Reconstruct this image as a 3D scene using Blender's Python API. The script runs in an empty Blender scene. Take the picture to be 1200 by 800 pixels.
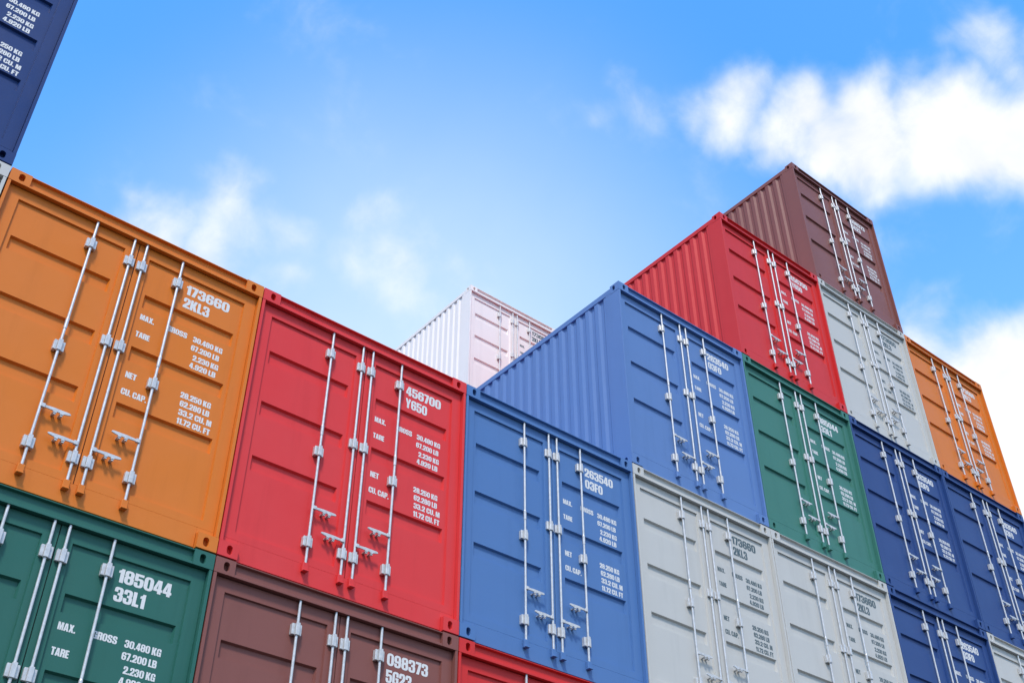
import bpy, bmesh, math, random
from mathutils import Vector, Matrix
from mathutils.geometry import tessellate_polygon

random.seed(7)
scene = bpy.context.scene
COL = scene.collection

# ------------------------------------------------------------------ camera
W, H, LEN = 2.438, 2.8436, 6.058          # container width, height, length
GX, GZ = 0.0094, 0.017                    # gaps between neighbours
PX, PZ = W + GX, H + GZ
GROUND = -PZ                              # underside of the lowest tier

cam_data = bpy.data.cameras.new('camera')
cam = bpy.data.objects.new('camera', cam_data)
COL.objects.link(cam)
cam.location = (1.53491, -7.82834, -1.51058)
cam.rotation_euler = (2.245883, 0.0, -0.687181)
cam_data.lens = 39.894
cam_data.sensor_width = 36.0
cam_data.clip_end = 9000.0
scene.camera = cam
scene.render.resolution_x = 1024
scene.render.resolution_y = 682

# ------------------------------------------------------------------ sun and sky
SUN_EL = math.radians(53)
sun_az = Vector((-0.66, -0.75, 0)).normalized()          # horizontal direction towards the sun
to_sun = Vector((sun_az.x * math.cos(SUN_EL), sun_az.y * math.cos(SUN_EL), math.sin(SUN_EL)))
sd = bpy.data.lights.new('sun', 'SUN')
sd.energy = 3.2
sd.angle = math.radians(9)
sd.color = (1.0, 0.94, 0.85)
sun = bpy.data.objects.new('sun', sd)
COL.objects.link(sun)
sun.rotation_euler = to_sun.to_track_quat('Z', 'Y').to_euler()
sun.location = (-10, -15, 30)

world = bpy.data.worlds.new('World')
scene.world = world
world.use_nodes = True
wn, wl = world.node_tree.nodes, world.node_tree.links
wn.clear()


def wnode(t, **kw):
    n = wn.new(t)
    for k, v in kw.items():
        setattr(n, k, v)
    return n


def wmath(op, a, b=None, clamp=False):
    n = wnode('ShaderNodeMath', operation=op, use_clamp=clamp)
    for i, v in enumerate((a, b)):
        if v is None:
            continue
        if isinstance(v, (int, float)):
            n.inputs[i].default_value = v
        else:
            wl.new(v, n.inputs[i])
    return n.outputs[0]


def wramp(v, f0, f1, t0, t1, smooth=True):
    n = wnode('ShaderNodeMapRange', interpolation_type='SMOOTHSTEP' if smooth else 'LINEAR')
    wl.new(v, n.inputs['Value'])
    for k, x in (('From Min', f0), ('From Max', f1), ('To Min', t0), ('To Max', t1)):
        n.inputs[k].default_value = x
    return n.outputs['Result']


def wmix(fac, a, b, blend='MIX'):
    n = wnode('ShaderNodeMix', data_type='RGBA', blend_type=blend)
    if isinstance(fac, (int, float)):
        n.inputs[0].default_value = fac
    else:
        wl.new(fac, n.inputs[0])
    for i, v in ((6, a), (7, b)):
        if isinstance(v, tuple):
            n.inputs[i].default_value = (*v, 1)
        else:
            wl.new(v, n.inputs[i])
    return n.outputs[2]


sky = wnode('ShaderNodeTexSky', sky_type='NISHITA', sun_disc=False)
sky.sun_elevation = SUN_EL
sky.sun_rotation = math.atan2(sun_az.x, sun_az.y)
sky.altitude = 0.0
sky.air_density = 1.0
sky.dust_density = 0.4
sky.ozone_density = 3.0
tc = wnode('ShaderNodeTexCoord')
DIR = tc.outputs['Generated']

cam_m = cam.rotation_euler.to_matrix()


def direction(u, v):
    """world direction towards a point of the 1200 x 800 photograph"""
    f = 1329.8
    return (cam_m @ Vector(((u - 600) / f, -(v - 400) / f, -1))).normalized()


def noise(scale, detail, rough, dist=0.0, off=(0, 0, 0)):
    mp = wnode('ShaderNodeMapping')
    mp.inputs['Location'].default_value = off
    wl.new(DIR, mp.inputs['Vector'])
    n = wnode('ShaderNodeTexNoise')
    wl.new(mp.outputs[0], n.inputs['Vector'])
    n.inputs['Scale'].default_value = scale
    n.inputs['Detail'].default_value = detail
    n.inputs['Roughness'].default_value = rough
    n.inputs['Distortion'].default_value = dist
    return n.outputs['Fac']


wj = wnode('ShaderNodeTexNoise')
wl.new(DIR, wj.inputs['Vector'])
for k, x in (('Scale', 8.0), ('Detail', 4.0), ('Roughness', 0.52)):
    wj.inputs[k].default_value = x
wsub = wnode('ShaderNodeVectorMath', operation='SUBTRACT')
wl.new(wj.outputs['Color'], wsub.inputs[0])
wsub.inputs[1].default_value = (0.5, 0.5, 0.5)
wmad = wnode('ShaderNodeVectorMath', operation='MULTIPLY_ADD')
wl.new(wsub.outputs[0], wmad.inputs[0])
wmad.inputs[1].default_value = (0.115, 0.115, 0.10)
wl.new(DIR, wmad.inputs[2])
RAGGED = wmad.outputs[0]                 # direction jittered so that cloud edges tear


def blob_field(blobs, vec=None):
    """highest of several soft round masses, each (u, v, radius in photo px, weight)"""
    acc = None
    for u, v, r, w in blobs:
        n = wnode('ShaderNodeVectorMath', operation='DISTANCE')
        wl.new(vec or DIR, n.inputs[0])
        n.inputs[1].default_value = direction(u, v)
        m = wramp(n.outputs['Value'], 0.0, r / 1329.8, w, 0.0)
        acc = m if acc is None else wmath('SMOOTH_MAX', acc, m)
        if acc is not m:
            acc.node.inputs[2].default_value = 0.15
    return acc


# heaped clouds
heaps = blob_field([
    (815, 125, 70, .60), (870, 125, 90, .95), (945, 148, 95, 1.15), (1030, 148, 112, 1.35), (1120, 146, 116, 1.45), (985, 160, 90, 1.35), (960, 135, 80, 1.3),
    (1210, 140, 120, 1.4), (1300, 135, 140, 1.35), (1170, 55, 80, .72), (1240, 45, 85, .75),
    (1150, 480, 150, 1.7), (1215, 540, 185, 1.8), (1080, 400, 90, .95), (1190, 435, 120, 1.5), (1120, 400, 60, .75),
    (180, 270, 85, .85), (265, 255, 100, .75), (340, 270, 80, .55), (235, 300, 95, .85), (170, 225, 55, .55),
    (445, 265, 80, .50), (475, 325, 110, .64), (560, 330, 80, .52), (325, 335, 60, .55), (415, 320, 75, .5),
    (735, 125, 85, .42), (690, 145, 65, .38)], RAGGED)
n1 = noise(6.5, 5.0, 0.55, 0.35, (3.1, 0.4, 1.7))
n2 = noise(17.0, 6.0, 0.62, 0.3, (0.3, 2.2, 5.0))
nn = wmath('ADD', wmath('MULTIPLY', wmath('SUBTRACT', n1, 0.5), 0.95), wmath('MULTIPLY', wmath('SUBTRACT', n2, 0.5), 0.7))
dens = wmath('ADD', heaps, nn)
# the same broken cloud goes on all round, outside the part of the sky in view
away = wnode('ShaderNodeVectorMath', operation='DISTANCE')
wl.new(DIR, away.inputs[0])
away.inputs[1].default_value = direction(600, 400)
outside = wramp(away.outputs['Value'], 0.62, 0.85, 0.0, 1.0)
nb = noise(2.3, 4.0, 0.58, 0.3, (7.0, 1.0, 3.0))
dens_out = wmath('ADD', wramp(nb, 0.42, 0.66, 0.0, 1.4, False), wmath('MULTIPLY', nn, 0.7))
mixd = wnode('ShaderNodeMix', data_type='FLOAT')
wl.new(outside, mixd.inputs[0]); wl.new(dens, mixd.inputs[2]); wl.new(dens_out, mixd.inputs[3])
dens = mixd.outputs[0]
cover = wmath('MULTIPLY', wramp(dens, 0.16, 1.20, 0.0, 1.0), 0.97)
# thin bright veil low in the sky
veil = blob_field([(490, 480, 580, 1.0), (640, 640, 560, .8)])
veil = wmath('MULTIPLY', veil, wramp(n1, 0.25, 0.75, 0.80, 0.95, False), True)
sep = wnode('ShaderNodeSeparateXYZ')
wl.new(DIR, sep.inputs[0])
low = wramp(sep.outputs['Z'], 0.05, 0.76, 0.55, 0.0, False)
hs = wnode('ShaderNodeHueSaturation')
hs.inputs['Saturation'].default_value = 1.30
wl.new(wramp(sep.outputs['Z'], 0.0, 0.5, 1.15, 3.3, False), hs.inputs['Value'])
wl.new(sky.outputs[0], hs.inputs['Color'])
base = wmix(low, hs.outputs[0], (4.1, 6.1, 7.4))
base = wmix(veil, base, (5.3, 6.6, 7.3))
shade = wramp(n2, 0.3, 0.7, 0.0, 1.0)
cloudcol = wmix(shade, (7.0, 7.15, 7.4), (8.0, 8.05, 8.1))
final = wmix(cover, base, cloudcol)
bg = wnode('ShaderNodeBackground')
bg.inputs['Strength'].default_value = 0.14
wl.new(final, bg.inputs['Color'])
wo = wnode('ShaderNodeOutputWorld')
wl.new(bg.outputs[0], wo.inputs['Surface'])

vs = scene.view_settings
vs.view_transform = 'Standard'
vs.look = 'None'
vs.exposure = 0.0
vs.gamma = 1.0
vs.use_curve_mapping = False

# ------------------------------------------------------------------ materials


def new_mat(name):
    m = bpy.data.materials.new(name)
    m.use_nodes = True
    nt = m.node_tree
    nt.nodes.clear()
    out = nt.nodes.new('ShaderNodeOutputMaterial')
    b = nt.nodes.new('ShaderNodeBsdfPrincipled')
    nt.links.new(b.outputs[0], out.inputs['Surface'])
    return m, nt, b


def tex_noise(nt, vec, scale, detail=4.0, rough=0.55, stretch=None):
    mp = nt.nodes.new('ShaderNodeMapping')
    if stretch:
        mp.inputs['Scale'].default_value = stretch
    nt.links.new(vec, mp.inputs['Vector'])
    n = nt.nodes.new('ShaderNodeTexNoise')
    nt.links.new(mp.outputs[0], n.inputs['Vector'])
    n.inputs['Scale'].default_value = scale
    n.inputs['Detail'].default_value = detail
    n.inputs['Roughness'].default_value = rough
    return n.outputs['Fac']


def maprange(nt, v, f0, f1, t0, t1):
    n = nt.nodes.new('ShaderNodeMapRange')
    nt.links.new(v, n.inputs['Value'])
    for k, x in (('From Min', f0), ('From Max', f1), ('To Min', t0), ('To Max', t1)):
        n.inputs[k].default_value = x
    return n.outputs['Result']


def mix_rgb(nt, fac, a, b, blend='MIX'):
    n = nt.nodes.new('ShaderNodeMix')
    n.data_type = 'RGBA'
    n.blend_type = blend
    if isinstance(fac, (int, float)):
        n.inputs[0].default_value = fac
    else:
        nt.links.new(fac, n.inputs[0])
    for i, v in ((6, a), (7, b)):
        if isinstance(v, tuple):
            n.inputs[i].default_value = (*v[:3], 1)
        else:
            nt.links.new(v, n.inputs[i])
    return n.outputs[2]


def paint(name, rgb, rough=0.42):
    m, nt, b = new_mat(name)
    pos = nt.nodes.new('ShaderNodeNewGeometry').outputs['Position']
    broad = tex_noise(nt, pos, 0.9, 5.0, 0.6)
    streak = tex_noise(nt, pos, 5.0, 6.0, 0.65, (1.0, 1.0, 0.08))
    grain = tex_noise(nt, pos, 260.0, 2.0, 0.6)
    lum = sum(rgb) / 3
    chalk = tuple(c * 0.90 + lum * 0.13 + 0.006 for c in rgb)
    dark = tuple(c * 0.76 for c in rgb)
    c1 = mix_rgb(nt, maprange(nt, broad, 0.30, 0.74, 0.0, 0.42), rgb, chalk)
    c2 = mix_rgb(nt, maprange(nt, streak, 0.52, 0.82, 0.0, 0.50), c1, dark)
    c3 = mix_rgb(nt, maprange(nt, grain, 0.35, 0.65, 0.0, 0.16), c2, dark)
    # sparse scuffs and rust specks
    speck = tex_noise(nt, pos, 55.0, 5.0, 0.65)
    patch = tex_noise(nt, pos, 2.3, 3.0, 0.5)
    mul = nt.nodes.new('ShaderNodeMath')
    mul.operation = 'MULTIPLY'
    nt.links.new(maprange(nt, speck, 0.66, 0.74, 0.0, 0.55), mul.inputs[0])
    nt.links.new(maprange(nt, patch, 0.56, 0.68, 0.0, 1.0), mul.inputs[1])
    c3 = mix_rgb(nt, mul.outputs[0], c3, (0.10, 0.045, 0.025))
    nt.links.new(c3, b.inputs['Base Color'])
    nt.links.new(maprange(nt, broad, 0.3, 0.7, rough - 0.05, rough + 0.12), b.inputs['Roughness'])
    b.inputs['Specular IOR Level'].default_value = 0.22
    bp = nt.nodes.new('ShaderNodeBump')
    bp.inputs['Strength'].default_value = 0.10
    bp.inputs['Distance'].default_value = 0.004
    nt.links.new(grain, bp.inputs['Height'])
    wave = tex_noise(nt, pos, 2.6, 2.0, 0.5)
    bp2 = nt.nodes.new('ShaderNodeBump')
    bp2.inputs['Strength'].default_value = 0.22
    bp2.inputs['Distance'].default_value = 0.02
    nt.links.new(wave, bp2.inputs['Height'])
    nt.links.new(bp2.outputs[0], bp.inputs['Normal'])
    nt.links.new(bp.outputs[0], b.inputs['Normal'])
    return m


PAINT = {
    'orange': paint('orange_paint', (0.68, 0.178, 0.014)),
    'red': paint('red_paint', (0.70, 0.040, 0.040)),
    'scarlet': paint('scarlet_paint', (0.62, 0.024, 0.022)),
    'blue': paint('blue_paint', (0.080, 0.182, 0.395)),
    'glow_blue': paint('glow_lifted_blue_paint', (0.105, 0.205, 0.430)),  # the same blue, lightened so the centre glow sits in the paint
    'dimmed_blue': paint('vignetted_blue_paint', (0.022, 0.061, 0.198)),  # the same blue, darkened: vignette shade is put into the paint colour
    'dimmed_dark_blue': paint('vignetted_dark_blue_paint', (0.011, 0.037, 0.142)),  # dark blue, with the corner's vignette darkening put into its colour too
    'green': paint('green_paint', (0.046, 0.185, 0.140)),
    'dimmed_green': paint('vignetted_green_paint', (0.026, 0.128, 0.098)),  # the same green, with corner vignette shade painted into it
    'brown': paint('brown_paint', (0.228, 0.080, 0.064)),
    'grey': paint('light_grey_paint', (0.53, 0.515, 0.470)),
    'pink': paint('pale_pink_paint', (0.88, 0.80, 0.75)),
}


def plain(name, rgb, rough, metal=0.0, vary=0.12, scale=30.0):
    m, nt, b = new_mat(name)
    pos = nt.nodes.new('ShaderNodeNewGeometry').outputs['Position']
    n = tex_noise(nt, pos, scale, 5.0, 0.6)
    c = mix_rgb(nt, maprange(nt, n, 0.35, 0.7, 0.0, 1.0), rgb, tuple(x * (1 - vary * 2) for x in rgb))
    nt.links.new(c, b.inputs['Base Color'])
    b.inputs['Roughness'].default_value = rough
    b.inputs['Metallic'].default_value = metal
    return m


ZINC = plain('zinc_white_steel', (0.63, 0.62, 0.60), 0.34, 0.30, 0.12)
PRINT = plain('white_lettering', (0.72, 0.71, 0.68), 0.6, 0.0, 0.06, 60)
PRINT_DARK = plain('slate_lettering', (0.075, 0.115, 0.125), 0.6, 0.0, 0.1, 60)
RUBBER = plain('gasket_rubber', (0.022, 0.021, 0.020), 0.7)
TIMBER = plain('floor_plywood', (0.22, 0.13, 0.07), 0.7)

# ground
gm, nt, b = new_mat('yard_asphalt')
pos = nt.nodes.new('ShaderNodeNewGeometry').outputs['Position']
a1 = tex_noise(nt, pos, 0.25, 8.0, 0.65)
a2 = tex_noise(nt, pos, 14.0, 6.0, 0.6)
g1 = mix_rgb(nt, maprange(nt, a1, 0.3, 0.7, 0, 1), (0.070, 0.069, 0.067), (0.048, 0.048, 0.048))
g2 = mix_rgb(nt, maprange(nt, a2, 0.4, 0.75, 0, 0.5), g1, (0.032, 0.032, 0.032))
nt.links.new(g2, b.inputs['Base Color'])
b.inputs['Roughness'].default_value = 0.85

# ------------------------------------------------------------------ mesh helpers


def finish(bm, name, bevel=0.0, smooth=False):
    bmesh.ops.recalc_face_normals(bm, faces=bm.faces)
    if bevel:
        ed = [e for e in bm.edges if len(e.link_faces) == 2 and e.calc_face_angle(0) > 0.6]
        bmesh.ops.bevel(bm, geom=ed, offset=bevel, segments=1, affect='EDGES', clamp_overlap=True)
    me = bpy.data.meshes.new(name)
    bm.to_mesh(me)
    bm.free()
    if smooth:
        me.polygons.foreach_set('use_smooth', [True] * len(me.polygons))
    me.materials.append(None)
    return me


def add_box(bm, x0, x1, y0, y1, z0, z1):
    v = [bm.verts.new(p) for p in ((x0, y0, z0), (x1, y0, z0), (x1, y1, z0), (x0, y1, z0),
                                   (x0, y0, z1), (x1, y0, z1), (x1, y1, z1), (x0, y1, z1))]
    for f in ((0, 3, 2, 1), (4, 5, 6, 7), (0, 1, 5, 4), (1, 2, 6, 5), (2, 3, 7, 6), (3, 0, 4, 7)):
        bm.faces.new([v[i] for i in f])


def box_mesh(name, *boxes, bevel=0.0):
    bm = bmesh.new()
    for bx in boxes:
        add_box(bm, *bx)
    return finish(bm, name, bevel)


def extrude_profile(name, pts, axis, a0, a1, bevel=0.0):
    """closed 2-D profile swept straight along an axis"""
    bm = bmesh.new()

    def put(p, a):
        return {'x': (a, p[0], p[1]), 'y': (p[0], a, p[1]), 'z': (p[0], p[1], a)}[axis]
    lo = [bm.verts.new(put(p, a0)) for p in pts]
    hi = [bm.verts.new(put(p, a1)) for p in pts]
    n = len(pts)
    for i in range(n):
        j = (i + 1) % n
        bm.faces.new((lo[i], lo[j], hi[j], hi[i]))
    bm.faces.new(lo[::-1])
    bm.faces.new(hi)
    return finish(bm, name, bevel)


def cylinder(bm, cx, cy, z0, z1, r, seg=14, r1=None):
    r1 = r if r1 is None else r1
    lo, hi = [], []
    for i in range(seg):
        t = 2 * math.pi * i / seg
        lo.append(bm.verts.new((cx + r * math.cos(t), cy + r * math.sin(t), z0)))
        hi.append(bm.verts.new((cx + r1 * math.cos(t), cy + r1 * math.sin(t), z1)))
    for i in range(seg):
        j = (i + 1) % seg
        f = bm.faces.new((lo[i], lo[j], hi[j], hi[i]))
        f.smooth = True
    for ring, f in ((lo, -1), (hi, 1)):          # caps with their own vertices keep the sides evenly shaded
        bm.faces.new([bm.verts.new(v.co) for v in ring[::f]])


# ------------------------------------------------------------------ container meshes (shared by all)
CX, CY, CZ = 0.178, 0.166, 0.1345        # corner casting
DOOR_Y = 0.050                            # door face behind the front plane


def casting_mesh():
    """corner at the origin, body towards +x +y +z, pill shaped hand holes in the x and y faces"""
    bm = bmesh.new()
    N = 24

    def face(u_len, v_len, cu, cv, ru, rv, mapf):
        ring, mid, deep = [], [], []
        for i in range(N):
            t = 2 * math.pi * (i + 0.5) / N
            cs, sn = math.cos(t), math.sin(t)
            k = rv - ru
            hu, hv = cu + ru * cs, cv + ru * sn + (k if sn > 0 else -k)
            ring.append(mapf(hu, hv, 0.0)); mid.append(mapf(cu + (hu - cu) * 0.94, cv + (hv - cv) * .96, 0.004))
            deep.append(mapf(cu + (hu - cu) * 0.94, cv + (hv - cv) * .96, 0.05))
        rv_, mv, dv = ([bm.verts.new(p) for p in l] for l in (ring, mid, deep))
        corners = [(u_len, v_len), (0, v_len), (0, 0), (u_len, 0)]
        cv_ = [bm.verts.new(mapf(*c, 0.0)) for c in corners]
        for i in range(N):
            j = (i + 1) % N
            bm.faces.new((rv_[i], rv_[j], mv[j], mv[i]))
            bm.faces.new((mv[i], mv[j], dv[j], dv[i]))
            q = (i * 4) // N
            q2 = (((i + 1) % N) * 4) // N
            bm.faces.new((cv_[q], rv_[j], rv_[i]))
            if q2 != q:
                bm.faces.new((cv_[q], cv_[q2], rv_[j]))
        bm.faces.new(dv)
    face(CX, CZ, 0.101, 0.066, 0.0265, 0.041, lambda u, v, d: (u, d, v))
    face(CY, CZ, 0.101, 0.066, 0.0265, 0.041, lambda u, v, d: (d, u, v))
    # remaining faces
    def quad(*p):
        bm.faces.new([bm.verts.new(q) for q in p])
    quad((0, 0, 0), (0, CY, 0), (CX, CY, 0), (CX, 0, 0))
    quad((0, 0, CZ), (CX, 0, CZ), (CX, CY, CZ), (0, CY, CZ))
    quad((CX, 0, 0), (CX, CY, 0), (CX, CY, CZ), (CX, 0, CZ))
    quad((0, CY, 0), (0, CY, CZ), (CX, CY, CZ), (CX, CY, 0))
    bmesh.ops.remove_doubles(bm, verts=bm.verts, dist=1e-5)
    bmesh.ops.recalc_face_normals(bm, faces=bm.faces)
    me = bpy.data.meshes.new('corner_casting')
    bm.to_mesh(me)
    bm.free()
    me.materials.append(None)
    return me


def door_mesh(x0, x1, px0, px1, grooves):
    """flat leaf with a sunk field and three deeper sunk bands across it"""
    bm = bmesh.new()
    y0, y1, y2, yb = DOOR_Y, DOOR_Y + 0.020, DOOR_Y + 0.048, DOOR_Y + 0.060
    z0, z1, pz0, pz1, s = 0.1945, 2.7015, 0.268, 2.588, 0.005

    def q(*p):
        bm.faces.new([bm.verts.new(a) for a in p])

    def rect(y, a0, a1, c0, c1):
        q((a0, y, c0), (a1, y, c0), (a1, y, c1), (a0, y, c1))

    def slopes(ya, yb_, a0, a1, c0, c1, s):
        o = [(a0, ya, c0), (a1, ya, c0), (a1, ya, c1), (a0, ya, c1)]
        i = [(a0 + s, yb_, c0 + s), (a1 - s, yb_, c0 + s), (a1 - s, yb_, c1 - s), (a0 + s, yb_, c1 - s)]
        for k in range(4):
            m = (k + 1) % 4
            q(o[k], o[m], i[m], i[k])
    rect(y0, x0, x1, z0, pz0); rect(y0, x0, x1, pz1, z1)
    rect(y0, x0, px0, pz0, pz1); rect(y0, px1, x1, pz0, pz1)
    slopes(y0, y1, px0, px1, pz0, pz1, s)
    a0, a1, c = px0 + s, px1 - s, pz0 + s
    g0, g1 = grooves[0][0], grooves[0][1]
    for gx0, gx1, gz0, gz1 in sorted(grooves, key=lambda g: g[2]):
        rect(y1, a0, a1, c, gz0)
        rect(y1, a0, gx0, gz0, gz1); rect(y1, gx1, a1, gz0, gz1)
        slopes(y1, y2, gx0, gx1, gz0, gz1, 0.012)
        rect(y2, gx0 + .012, gx1 - .012, gz0 + .012, gz1 - .012)
        c = gz1
    rect(y1, a0, a1, c, pz1 - s)
    rect(yb, x1, x0, z0, z1)
    q((x0, y0, z0), (x0, y0, z1), (x0, yb, z1), (x0, yb, z0))
    q((x1, y0, z0), (x1, yb, z0), (x1, yb, z1), (x1, y0, z1))
    q((x0, y0, z0), (x0, yb, z0), (x1, yb, z0), (x1, y0, z0))
    q((x0, y0, z1), (x1, y0, z1), (x1, yb, z1), (x0, yb, z1))
    bmesh.ops.remove_doubles(bm, verts=bm.verts, dist=1e-5)
    me = bpy.data.meshes.new('door')
    bm.to_mesh(me)
    bm.free()
    me.materials.append(None)
    return me


def corrugated_sheet(name, a0, a1, depth_out, depth_in, z0, z1, mapf, pitch=0.1836, back=0.012):
    """trapezoid corrugation running along a, thickness behind it"""
    bm = bmesh.new()
    prof = []
    n = int((a1 - a0) // pitch)
    lead = (a1 - a0 - n * pitch) / 2
    prof.append((a0, depth_out))
    for i in range(n):
        s = a0 + lead + i * pitch
        prof += [(s + 0.032, depth_out), (s + 0.066, depth_in), (s + 0.112, depth_in), (s + 0.150, depth_out)]
    prof.append((a1, depth_out))
    lo = [bm.verts.new(mapf(a, d, z0)) for a, d in prof]
    hi = [bm.verts.new(mapf(a, d, z1)) for a, d in prof]
    blo = [bm.verts.new(mapf(a, d + back, z0)) for a, d in prof]
    bhi = [bm.verts.new(mapf(a, d + back, z1)) for a, d in prof]
    for i in range(len(prof) - 1):
        bm.faces.new((lo[i], lo[i + 1], hi[i + 1], hi[i]))
        bm.faces.new((blo[i + 1], blo[i], bhi[i], bhi[i + 1]))
        bm.faces.new((lo[i + 1], lo[i], blo[i], blo[i + 1]))
        bm.faces.new((hi[i], hi[i + 1], bhi[i + 1], bhi[i]))
    bm.faces.new((lo[0], hi[0], bhi[0], blo[0]))
    bm.faces.new((lo[-1], blo[-1], bhi[-1], hi[-1]))
    return finish(bm, name)


M = {}
M['casting'] = casting_mesh()
e = 0.002
# posts, front pair (left one; the right is mirrored) and plain rear pair
bm = bmesh.new()
prof = [(e, e), (0.029, e), (0.029, 0.054), (0.075, 0.102), (0.075, 0.262), (e, 0.262)]
lo = [bm.verts.new((x, y, CZ + e)) for x, y in prof]
hi = [bm.verts.new((x, y, H - CZ - e)) for x, y in prof]
for i in range(6):
    j = (i + 1) % 6
    bm.faces.new((lo[i], lo[j], hi[j], hi[i]))
bm.faces.new(lo[::-1]); bm.faces.new(hi)
add_box(bm, e, 0.060, CY + e, 0.262, H - CZ - e, 2.7305)
add_box(bm, e, 0.060, CY + e, 0.262, 0.1385, CZ + e)
M['post'] = finish(bm, 'corner_post', 0.004)
# header with a sunk face between two lips
M['header'] = extrude_profile('door_header', [(e, 2.7085), (e, 2.7300), (0.007, 2.7325), (0.032, 2.7345), (0.032, 2.8220),
                                              (0.006, 2.8270), (e, 2.8290), (e, 2.8380), (0.10, 2.8380), (0.10, 2.7085)], 'x', CX, W - CX, 0.0015)
M['sill'] = box_mesh('door_sill', (CX + e, W - CX - e, DOOR_Y - .0015, 0.16, 0.010, 0.1935), (0.031, CX + e, DOOR_Y - .0015, 0.16, CZ + e, 0.1935),
                     (W - CX - e, W - 0.031, DOOR_Y - .0015, 0.16, CZ + e, 0.1935), bevel=0.003)
M['rear_header'] = box_mesh('end_header', (CX, W - CX, LEN - 0.10, LEN - e, 2.715, 2.835), bevel=0.004)
M['rear_sill'] = box_mesh('end_sill', (CX, W - CX, LEN - 0.12, LEN - e, 0.010, 0.15), bevel=0.004)
M['top_rail'] = box_mesh('top_rail', (0.003, 0.062, CY, LEN - CY, 2.7310, 2.8170), bevel=0.004)
M['bottom_rail'] = box_mesh('bottom_rail', (0.003, 0.062, CY, LEN - CY, 0.010, 0.1380), bevel=0.004)
M['side'] = corrugated_sheet('side_wall', 0.255, LEN - 0.255, 0.010, 0.034, 0.136, 2.734, lambda a, d, z: (d, a, z))
M['end'] = corrugated_sheet('end_wall', 0.07, W - 0.07, 0.010, 0.044, 0.148, 2.72, lambda a, d, z: (a, LEN - d, z))
M['roof'] = corrugated_sheet('roof', 0.11, LEN - 0.11, 0.0, 0.02, 0.061, W - 0.061, lambda a, d, z: (z, a, 2.812 - d))
M['floor'] = box_mesh('floor', (0.061, W - 0.061, 0.161, LEN - 0.125, 0.10, 0.135))
GRV = [(2.062, 2.208), (1.480, 1.634), (0.900, 1.052)]
M['door_a'] = door_mesh(0.033, 1.2145, 0.142, 1.104, [(0.186, 1.058, a, b_) for a, b_ in GRV])
M['door_b'] = door_mesh(1.2235, W - 0.033, 1.334, 2.296, [(1.380, 2.252, a, b_) for a, b_ in GRV])
bm = bmesh.new()
add_box(bm, 1.2135, 1.2245, DOOR_Y + 0.012, DOOR_Y + 0.045, 0.20, 2.70)
M['gasket'] = finish(bm, 'door_gasket')
BAR_Y = 0.024


def bar_mesh(sleeve):
    bm = bmesh.new()
    cylinder(bm, 0, BAR_Y, 0.188, 2.7080, 0.0118)
    if sleeve:
        cylinder(bm, 0, BAR_Y, 1.50, 1.60, 0.0150)
        cylinder(bm, 0, BAR_Y, 1.60, 1.612, 0.0150, r1=0.0118)
    me = bpy.data.meshes.new('locking_bar')
    bmesh.ops.recalc_face_normals(bm, faces=bm.faces)
    bm.to_mesh(me)
    bm.free()
    me.materials.append(None)
    return me


M['bar_outer'], M['bar_inner'] = bar_mesh(True), bar_mesh(False)
bm = bmesh.new()
for s in (-1, 1):
    xa, xb = sorted((s * 0.017, s * 0.046))
    add_box(bm, xa, xb, 0.026, DOOR_Y + .0195, -0.048, 0.048)
add_box(bm, -0.0185, 0.0185, 0.003, 0.040, -0.055, 0.055)
M['bracket'] = finish(bm, 'bar_bracket', 0.004)
# handle pointing to +x
bm = bmesh.new()
add_box(bm, 0.0, 0.034, 0.004, 0.030, -0.018, 0.018)
pr = [(0.030, -0.011), (0.090, -0.013), (0.185, -0.016), (0.222, -0.010), (0.240, -0.004), (0.240, 0.009), (0.222, 0.015), (0.110, 0.017), (0.030, 0.012)]
lo = [bm.verts.new((x, 0.012, z)) for x, z in pr]
hi = [bm.verts.new((x, 0.023, z)) for x, z in pr]
for i in range(len(pr)):
    j = (i + 1) % len(pr)
    bm.faces.new((lo[i], lo[j], hi[j], hi[i]))
bm.faces.new(lo); bm.faces.new(hi[::-1])
for cx in (0.115, 0.170):
    add_box(bm, cx - 0.014, cx + 0.014, 0.005, DOOR_Y + .0195, -0.030, -0.0165)
    add_box(bm, cx - 0.010, cx + 0.010, 0.008, 0.028, -0.044, -0.0305)
M['handle'] = finish(bm, 'handle', 0.0025)
bm = bmesh.new()
add_box(bm, -0.027, 0.027, 0.012, DOOR_Y - 0.002, 0.112, 0.196)
add_box(bm, -0.027, 0.027, -0.006, 0.0115, 0.110, 0.124)
M['keeper'] = finish(bm, 'cam_keeper', 0.004)

# ------------------------------------------------------------------ stencil lettering


def arc_corner(p0, p1, p2, r):
    a, b_, c = Vector(p0), Vector(p1), Vector(p2)
    d0, d1 = (a - b_), (c - b_)
    l0, l1 = d0.length, d1.length
    r = min(r, l0 * 0.5, l1 * 0.5)
    if r < 1e-4:
        return [tuple(b_)]
    s, t = b_ + d0.normalized() * r, b_ + d1.normalized() * r
    out = []
    for i in range(6):
        k = i / 5
        out.append(tuple((1 - k) ** 2 * s + 2 * k * (1 - k) * (b_ * 0.9 + (s + t) * 0.05) + k * k * t))
    return out


def contour(pts):
    out = []
    n = len(pts)
    for i, p in enumerate(pts):
        r = p[2] if len(p) > 2 else 0
        out += arc_corner(pts[i - 1][:2], p[:2], pts[(i + 1) % n][:2], r)
    return out


def rr(x0, y0, x1, y1, r):
    return [(x0, y0, r), (x1, y0, r), (x1, y1, r), (x0, y1, r)]


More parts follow.
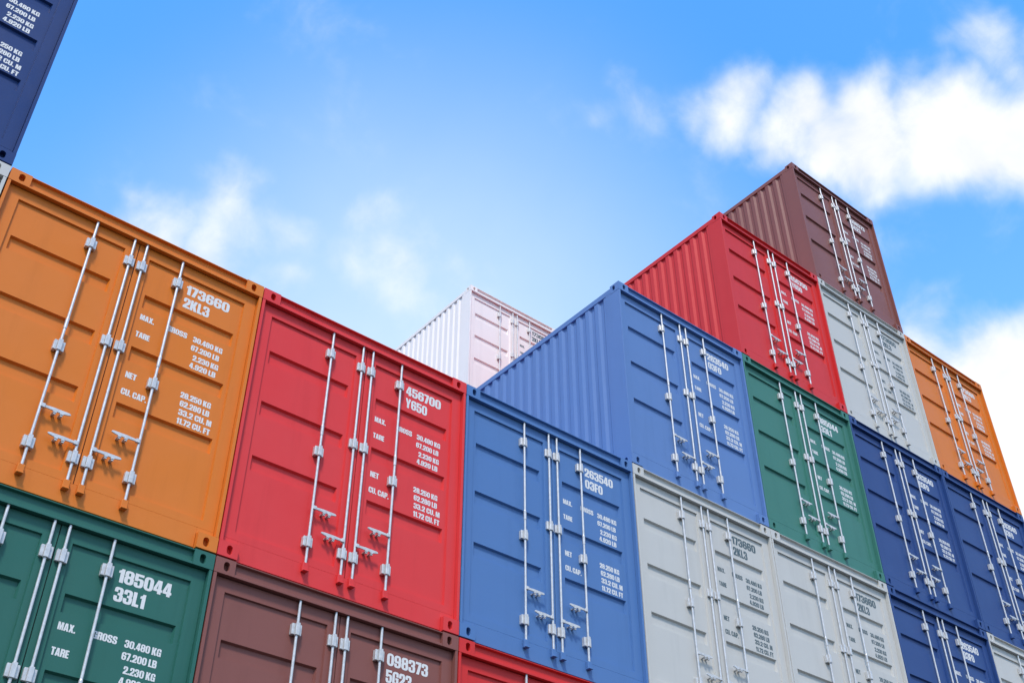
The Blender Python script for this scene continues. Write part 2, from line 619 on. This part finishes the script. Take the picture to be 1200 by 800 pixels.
SIX = [[(0, 0, .2), (.59, 0, .2), (.59, .61, .15), (.205, .61, .02), (.205, .86, .06), (.385, .86, .06), (.385, .70), (.585, .70), (.585, 1, .2), (0, 1, .2)],
       rr(.205, .14, .385, .47, .06)]
GLYPH = {
    '0': [rr(0, 0, .6, 1, .2), rr(.21, .14, .39, .86, .08)],
    '1': [[(.12, 0), (.34, 0), (.34, 1), (.17, 1), (.14, .90), (0, .82), (0, .69), (.12, .72)]],
    '2': [[(0, 0), (.58, 0), (.58, .16), (.27, .16), (.56, .50, .1), (.58, .62, .1), (.58, 1, .2), (0, 1, .2), (0, .62), (.2, .62), (.2, .86, .05), (.37, .86, .05), (.37, .6, .1), (0, .18)]],
    '3': [[(0, .36), (.2, .36), (.2, .14, .06), (.385, .14, .06), (.385, .46, .06), (.24, .46), (.24, .59), (.375, .59, .06), (.375, .86, .06), (.2, .86, .06), (.2, .68), (0, .68),
           (0, 1, .2), (.57, 1, .2), (.57, .60, .1), (.5, .53, .03), (.59, .46, .1), (.59, 0, .2), (0, 0, .2)]],
    '4': [[(.28, 0), (.48, 0), (.48, .18), (.56, .18), (.56, .33), (.48, .33), (.48, 1), (.22, 1), (0, .36), (0, .18), (.28, .18)], [(.28, .33), (.28, .72), (.15, .33)]],
    '5': [[(0, 1), (.55, 1), (.55, .85), (.19, .85), (.19, .66), (.58, .66, .16), (.58, 0, .2), (0, 0, .2), (0, .34), (.2, .34), (.2, .14, .06), (.38, .14, .06), (.38, .53, .06), (.19, .53, .04), (.19, .47), (0, .47)]],
    '6': SIX,
    '7': [[(.08, 0), (.3, 0), (.48, .8), (.48, 1), (0, 1), (0, .83), (.28, .83)]],
    '8': [[(0, 0, .2), (.59, 0, .2), (.59, .48, .1), (.52, .53, .03), (.58, .58, .1), (.58, 1, .2), (.01, 1, .2), (.01, .58, .1), (.07, .53, .03), (0, .48, .1)],
          rr(.205, .14, .385, .45, .06), rr(.21, .6, .38, .87, .06)],
    '9': [[(.59 - p[0], 1 - p[1], *p[2:]) for p in c] for c in SIX],
    'A': [[(0, 0), (.2, 0), (.225, .17), (.375, .17), (.4, 0), (.6, 0), (.44, 1), (.16, 1)], [(.245, .31), (.355, .31), (.3, .74)]],
    'B': [[(0, 0), (.59, 0, .18), (.59, .48, .1), (.5, .53, .03), (.57, .58, .1), (.57, 1, .18), (0, 1)], rr(.21, .15, .38, .45, .05), rr(.21, .6, .37, .85, .05)],
    'C': [[(.59, .38), (.59, 0, .2), (0, 0, .2), (0, 1, .2), (.59, 1, .2), (.59, .62), (.385, .62), (.385, .86, .06), (.205, .86, .06), (.205, .14, .06), (.385, .14, .06), (.385, .38)]],
    'E': [[(0, 0), (.44, 0), (.44, .16), (.21, .16), (.21, .43), (.41, .43), (.41, .58), (.21, .58), (.21, .84), (.43, .84), (.43, 1), (0, 1)]],
    'F': [[(0, 0), (.21, 0), (.21, .42), (.4, .42), (.4, .57), (.21, .57), (.21, .84), (.43, .84), (.43, 1), (0, 1)]],
    'G': [[(.59, .52), (.59, 0), (.47, 0), (.44, .06), (.36, 0, .05), (0, 0, .2), (0, 1, .2), (.59, 1, .2), (.59, .64), (.385, .64), (.385, .86, .06), (.205, .86, .06), (.205, .14, .06), (.385, .14, .06), (.385, .38), (.31, .38), (.31, .52)]],
    'K': [[(0, 0), (.21, 0), (.21, .38), (.36, 0), (.6, 0), (.42, .53), (.58, 1), (.36, 1), (.21, .62), (.21, 1), (0, 1)]],
    'L': [[(0, 0), (.42, 0), (.42, .16), (.21, .16), (.21, 1), (0, 1)]],
    'M': [[(0, 0), (.18, 0), (.18, .66), (.29, 0), (.43, 0), (.54, .66), (.54, 0), (.72, 0), (.72, 1), (.46, 1), (.36, .45), (.26, 1), (0, 1)]],
    'N': [[(0, 0), (.18, 0), (.18, .52), (.36, 0), (.56, 0), (.56, 1), (.38, 1), (.38, .5), (.2, 1), (0, 1)]],
    'O': [rr(0, 0, .6, 1, .2), rr(.21, .14, .39, .86, .08)],
    'P': [[(0, 0), (.21, 0), (.21, .38), (.57, .38, .18), (.57, 1, .18), (0, 1)], rr(.21, .53, .365, .85, .05)],
    'R': [[(0, 0), (.21, 0), (.21, .44), (.36, .44, .05), (.36, 0), (.58, 0), (.58, .44, .05), (.5, .51, .03), (.58, .57, .1), (.58, 1, .18), (0, 1)], rr(.21, .58, .37, .85, .05)],
    'S': [[(0, .34), (.2, .34), (.2, .14, .06), (.385, .14, .06), (.385, .36, .05), (0, .58, .1), (0, 1, .2), (.57, 1, .2), (.57, .68), (.375, .68), (.375, .86, .06), (.205, .86, .06), (.205, .66, .05), (.59, .45, .1), (.59, 0, .2), (0, 0, .2)]],
    'T': [[(.15, 0), (.36, 0), (.36, .83), (.51, .83), (.51, 1), (0, 1), (0, .83), (.15, .83)]],
    'U': [[(0, 1), (.205, 1), (.205, .14, .06), (.385, .14, .06), (.385, 1), (.59, 1), (.59, 0, .2), (0, 0, .2)]],
    'X': [[(0, 0), (.21, 0), (.295, .26), (.38, 0), (.59, 0), (.43, .5), (.58, 1), (.37, 1), (.295, .74), (.22, 1), (.01, 1), (.16, .5)]],
    'Y': [[(.2, 0), (.41, 0), (.41, .4), (.6, 1), (.4, 1), (.31, .62), (.21, 1), (0, 1), (.2, .4)]],
    '.': [[(0, 0), (.18, 0), (.18, .18), (0, .18)]],
}


def embolden(pts, w, hole):
    """push a contour outwards (a counter inwards) by w"""
    n = len(pts)
    area = sum(pts[i - 1][0] * pts[i][1] - pts[i][0] * pts[i - 1][1] for i in range(n))
    sg = (1 if area > 0 else -1) * (-1 if hole else 1)
    out = []
    for i in range(n):
        a, p, c = Vector(pts[i - 1]), Vector(pts[i]), Vector(pts[(i + 1) % n])
        d0, d1 = (p - a).normalized(), (c - p).normalized()
        n0, n1_ = Vector((d0.y, -d0.x)), Vector((d1.y, -d1.x))
        m = n0 + n1_
        m = m / max(0.6, m.dot(n0)) if m.length > 1e-4 else n0
        out.append((p.x + m.x * w * sg, p.y + m.y * w * sg))
    return out


TESS = {}
for ch, cs in GLYPH.items():
    cc = [embolden(contour([(p[0], p[1], .27) if len(p) > 2 and p[2] >= .2 else p for p in c]), 0.020, k > 0) for k, c in enumerate(cs)]
    tris = tessellate_polygon([[Vector((x, y, 0)) for x, y in c] for c in cc])
    flat = [p for c in cc for p in c]
    TESS[ch] = (flat, [tuple(t) for t in tris], max(p[0] for p in flat))
PRINT_Y = DOOR_Y + 0.020 - 0.0012


def lettering_mesh(name, lines):
    """lines: (text, left, right, bottom, top) in metres on the door field"""
    verts, faces = [], []
    for text, x0, x1, z0, z1 in lines:
        adv, pen = [], 0.0
        for ch in text:
            if ch == ' ':
                pen += 0.24
                continue
            adv.append((ch, pen))
            pen += TESS[ch][2] + 0.055
        k = (x1 - x0) / (pen - 0.055)
        for ch, p in adv:
            pts, tris, _ = TESS[ch]
            base = len(verts)
            verts += [(x0 + (p + x) * k, PRINT_Y, z0 + y * (z1 - z0)) for x, y in pts]
            for t in tris:
                a, b_, c = (Vector(pts[i]) for i in t)
                cr = (b_ - a).cross(c - a)
                faces.append(tuple(base + i for i in (t if cr > 0 else t[::-1])))
    me = bpy.data.meshes.new(name)
    me.from_pydata(verts, [], faces)
    me.materials.append(None)
    return me


CAPTIONS = [lettering_mesh('weight_caption', [l]) for l in (
    ('MAX.', 1.389, 1.519, 1.936, 1.992), ('GROSS', 1.645, 1.832, 1.942, 1.998), ('TARE', 1.387, 1.515, 1.748, 1.804),
    ('NET', 1.394, 1.489, 1.313, 1.371), ('CU. CAP.', 1.392, 1.616, 1.143, 1.201))]
FIGURES = [lettering_mesh('weight_figure', [l]) for l in (
    ('30.480 KG', 1.893, 2.180, 1.940, 1.996), ('67.200 LB', 1.890, 2.163, 1.846, 1.902), ('2.230 KG', 1.925, 2.172, 1.747, 1.803), ('4.920 LB', 1.910, 2.160, 1.661, 1.717),
    ('28.250 KG', 1.891, 2.176, 1.334, 1.390), ('62.280 LB', 1.901, 2.176, 1.247, 1.303), ('33.2 CU. M', 1.905, 2.212, 1.160, 1.216), ('11.72 CU. FT', 1.905, 2.212, 1.073, 1.129))]
SERIAL = {}


def serial_meshes(a, b_):
    if (a, b_) not in SERIAL:
        wid = 0.0655 * len(b_) + 0.004 - (0.022 * (b_.count('1') + b_.count('L')) * 0.5)
        SERIAL[(a, b_)] = [lettering_mesh('serial_number', [(a, 1.731, 2.165, 2.414, 2.521)]), lettering_mesh('type_code', [(b_, 1.731, 1.731 + wid, 2.262, 2.372)])]
    return SERIAL[(a, b_)]


# ------------------------------------------------------------------ container builder


def part(name, me, mat, parent, loc=(0, 0, 0), scale=(1, 1, 1)):
    o = bpy.data.objects.new(name, me)
    COL.objects.link(o)
    o.parent = parent
    o.location = loc
    o.scale = scale
    o.material_slots[0].link = 'OBJECT'
    o.material_slots[0].material = mat
    return o


MIRX = ((W, 0, 0), (-1, 1, 1))


def container(loc, colour, serial, label, group=None, dark_text=False):
    root = bpy.data.objects.new('shipping_container', None)
    root.empty_display_size = 0.3
    COL.objects.link(root)
    root.location = loc
    root['label'] = label
    root['category'] = 'shipping container'
    if group:
        root['group'] = group
    pm = PAINT[colour]
    tx = PRINT_DARK if dark_text else PRINT
    for sx in (1, -1):
        ox = 0 if sx == 1 else W
        for sy in (1, -1):
            oy = 0 if sy == 1 else LEN
            part('corner_post', M['post'], pm, root, (ox, oy, 0), (sx, sy, 1))
            for sz in (1, -1):
                part('corner_casting', M['casting'], pm, root, (ox, oy, 0 if sz == 1 else H), (sx, sy, sz))
        part('side_wall', M['side'], pm, root, (ox, 0, 0), (sx, 1, 1))
        part('top_rail', M['top_rail'], pm, root, (ox, 0, 0), (sx, 1, 1))
        part('bottom_rail', M['bottom_rail'], pm, root, (ox, 0, 0), (sx, 1, 1))
    part('door_header', M['header'], pm, root)
    sill = part('door_sill', M['sill'], pm, root)
    part('end_header', M['rear_header'], pm, root)
    part('end_sill', M['rear_sill'], pm, root)
    part('end_wall', M['end'], pm, root)
    part('roof', M['roof'], pm, root)
    part('floor', M['floor'], TIMBER, root)
    da = part('door', M['door_a'], pm, root)
    db = part('door', M['door_b'], pm, root)
    part('door_gasket', M['gasket'], RUBBER, da)
    xc = W / 2
    for door, x, outer, sgn in ((da, xc - .409, True, 1), (da, xc - .059, False, -1), (db, xc + .059, False, 1), (db, xc + .409, True, -1)):
        part('locking_bar', M['bar_outer' if outer else 'bar_inner'], ZINC, door, (x, 0, 0))
        for z in (2.455, 1.325 if outer else 1.553, 0.400):
            part('bar_bracket', M['bracket'], ZINC, door, (x, 0, z))
        part('handle', M['handle'], ZINC, door, (x, 0, 0.735 if outer else 0.520), (sgn, 1, 1))
        part('cam_keeper', M['keeper'], pm, sill, (x, 0, 0))
    for me in serial_meshes(*serial) + CAPTIONS + FIGURES:
        part(me.name.split('.')[0], me, tx, db)
    return root


# ------------------------------------------------------------------ the yard
bm = bmesh.new()
R = 3500
vv = [bm.verts.new((x, y, GROUND)) for x, y in ((-R, -R), (R, -R), (R, R), (-R, R))]
bm.faces.new(vv)
gme = bpy.data.meshes.new('ground')
bm.to_mesh(gme)
bm.free()
gme.materials.append(gm)
ground = bpy.data.objects.new('ground', gme)
COL.objects.link(ground)
ground['kind'] = 'structure'

ORA, RED, BLU, GRN, BRN = ('173660', '2KL3'), ('456700', 'Y650'), ('263540', '03F0'), ('185044', '33L1'), ('098373', '5G23')
FRONT = 'containers in the front row of stacks'
STACK = [  # column, tier, colour, serial, label
    (0, 1, 'grey', ORA, 'light grey container directly under the dark dimmed blue one, beside the orange and green ones'),
    (0, 2, 'dimmed_dark_blue', BLU, 'dark dimmed blue container on a light grey one, rising beside the lower orange one'),
    (1, 0, 'dimmed_green', GRN, 'green container numbered 185044 below the orange one'),
    (1, 1, 'orange', ORA, 'orange container with white lettering 173660 resting on a green one'),
    (2, 0, 'brown', BRN, 'brown container numbered 098373 underneath the red one'),
    (2, 1, 'red', RED, 'red container 456700 between the orange and the blue one, on a brown one'),
    (3, 0, 'scarlet', RED, 'red container right below a blue one, beside the brown one'),
    (3, 1, 'blue', BLU, 'blue container 263540 standing between red and light grey ones, on a red one'),
    (4, 1, 'grey', ORA, 'light grey container with slate lettering carrying a blue one'),
    (4, 2, 'glow_blue', BLU, 'blue container with bare corrugated side, on a light grey one beside the green one'),
    (5, 1, 'grey', ORA, 'light grey container with slate lettering carrying the green one'),
    (5, 2, 'green', GRN, 'green container below a red one, between two blue ones'),
    (5, 3, 'scarlet', RED, 'red container with bare corrugated side standing on a green one'),
    (6, 1, 'dimmed_blue', BLU, 'dimmed blue container under another dimmed one, between two light grey ones'),
    (6, 2, 'dimmed_blue', BLU, 'dimmed blue container carrying a light grey one, beside the green one'),
    (6, 3, 'grey', ORA, 'light grey container between red and orange ones, directly under the brown one'),
    (6, 4, 'brown', BRN, 'brown container topping the tallest stack, on a light grey one'),
    (7, 1, 'grey', ORA, 'light grey container below a dimmed blue one that carries the orange one'),
    (7, 2, 'dimmed_blue', BLU, 'dimmed blue container directly under an orange one'),
    (7, 3, 'orange', ORA, 'orange container on a dimmed blue one, beside a light grey one with slate lettering'),
    # lower tiers that carry what the photograph shows
    (0, 0, 'brown', BRN, 'brown container under the light grey one at the end of the row'),
    (4, 0, 'green', GRN, 'green container under a light grey one that carries a blue one'),
    (5, 0, 'orange', ORA, 'orange container under a light grey one that carries the green one'),
    (6, 0, 'brown', BRN, 'brown container at the foot of the tallest stack, under two dimmed blue ones'),
    (7, 0, 'green', GRN, 'green container under the last light grey one of the row'),
    (0, -1, 'dimmed_blue', BLU, 'dimmed blue container on the ground under two brown and grey ones'),
    (1, -1, 'grey', ORA, 'light grey container on the ground beneath a green one and the orange one'),
    (2, -1, 'blue', BLU, 'blue container on the ground beneath the brown 098373 one'),
    (3, -1, 'green', GRN, 'green container on the ground beneath a red and a blue one'),
    (4, -1, 'brown', BRN, 'brown container on the ground beneath a green one'),
    (5, -1, 'dimmed_blue', BLU, 'dimmed blue container on the ground beneath an orange one'),
    (6, -1, 'red', RED, 'red container on the ground beneath the tallest stack'),
    (7, -1, 'blue', BLU, 'blue container on the ground at the far end of the row'),
]
for c, r, colour, serial, label in STACK:
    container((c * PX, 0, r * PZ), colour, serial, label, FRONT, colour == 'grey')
BACK_Y = 6.496
BACK = 'containers in the row behind'
for r, colour, serial, label in (
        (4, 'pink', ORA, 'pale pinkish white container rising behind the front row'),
        (3, 'blue', BLU, 'blue container hidden behind, under the pale pink one'),
        (2, 'red', RED, 'red container hidden behind, second below the pale pink one'),
        (1, 'grey', ORA, 'light grey container hidden behind, third below the pale pink one'),
        (0, 'green', GRN, 'green container hidden behind, fourth below the pale pink one'),
        (-1, 'brown', BRN, 'brown container on the ground of the row behind')):
    container((12.174, BACK_Y, r * PZ), colour, serial, label, BACK, colour in ('grey', 'pink'))
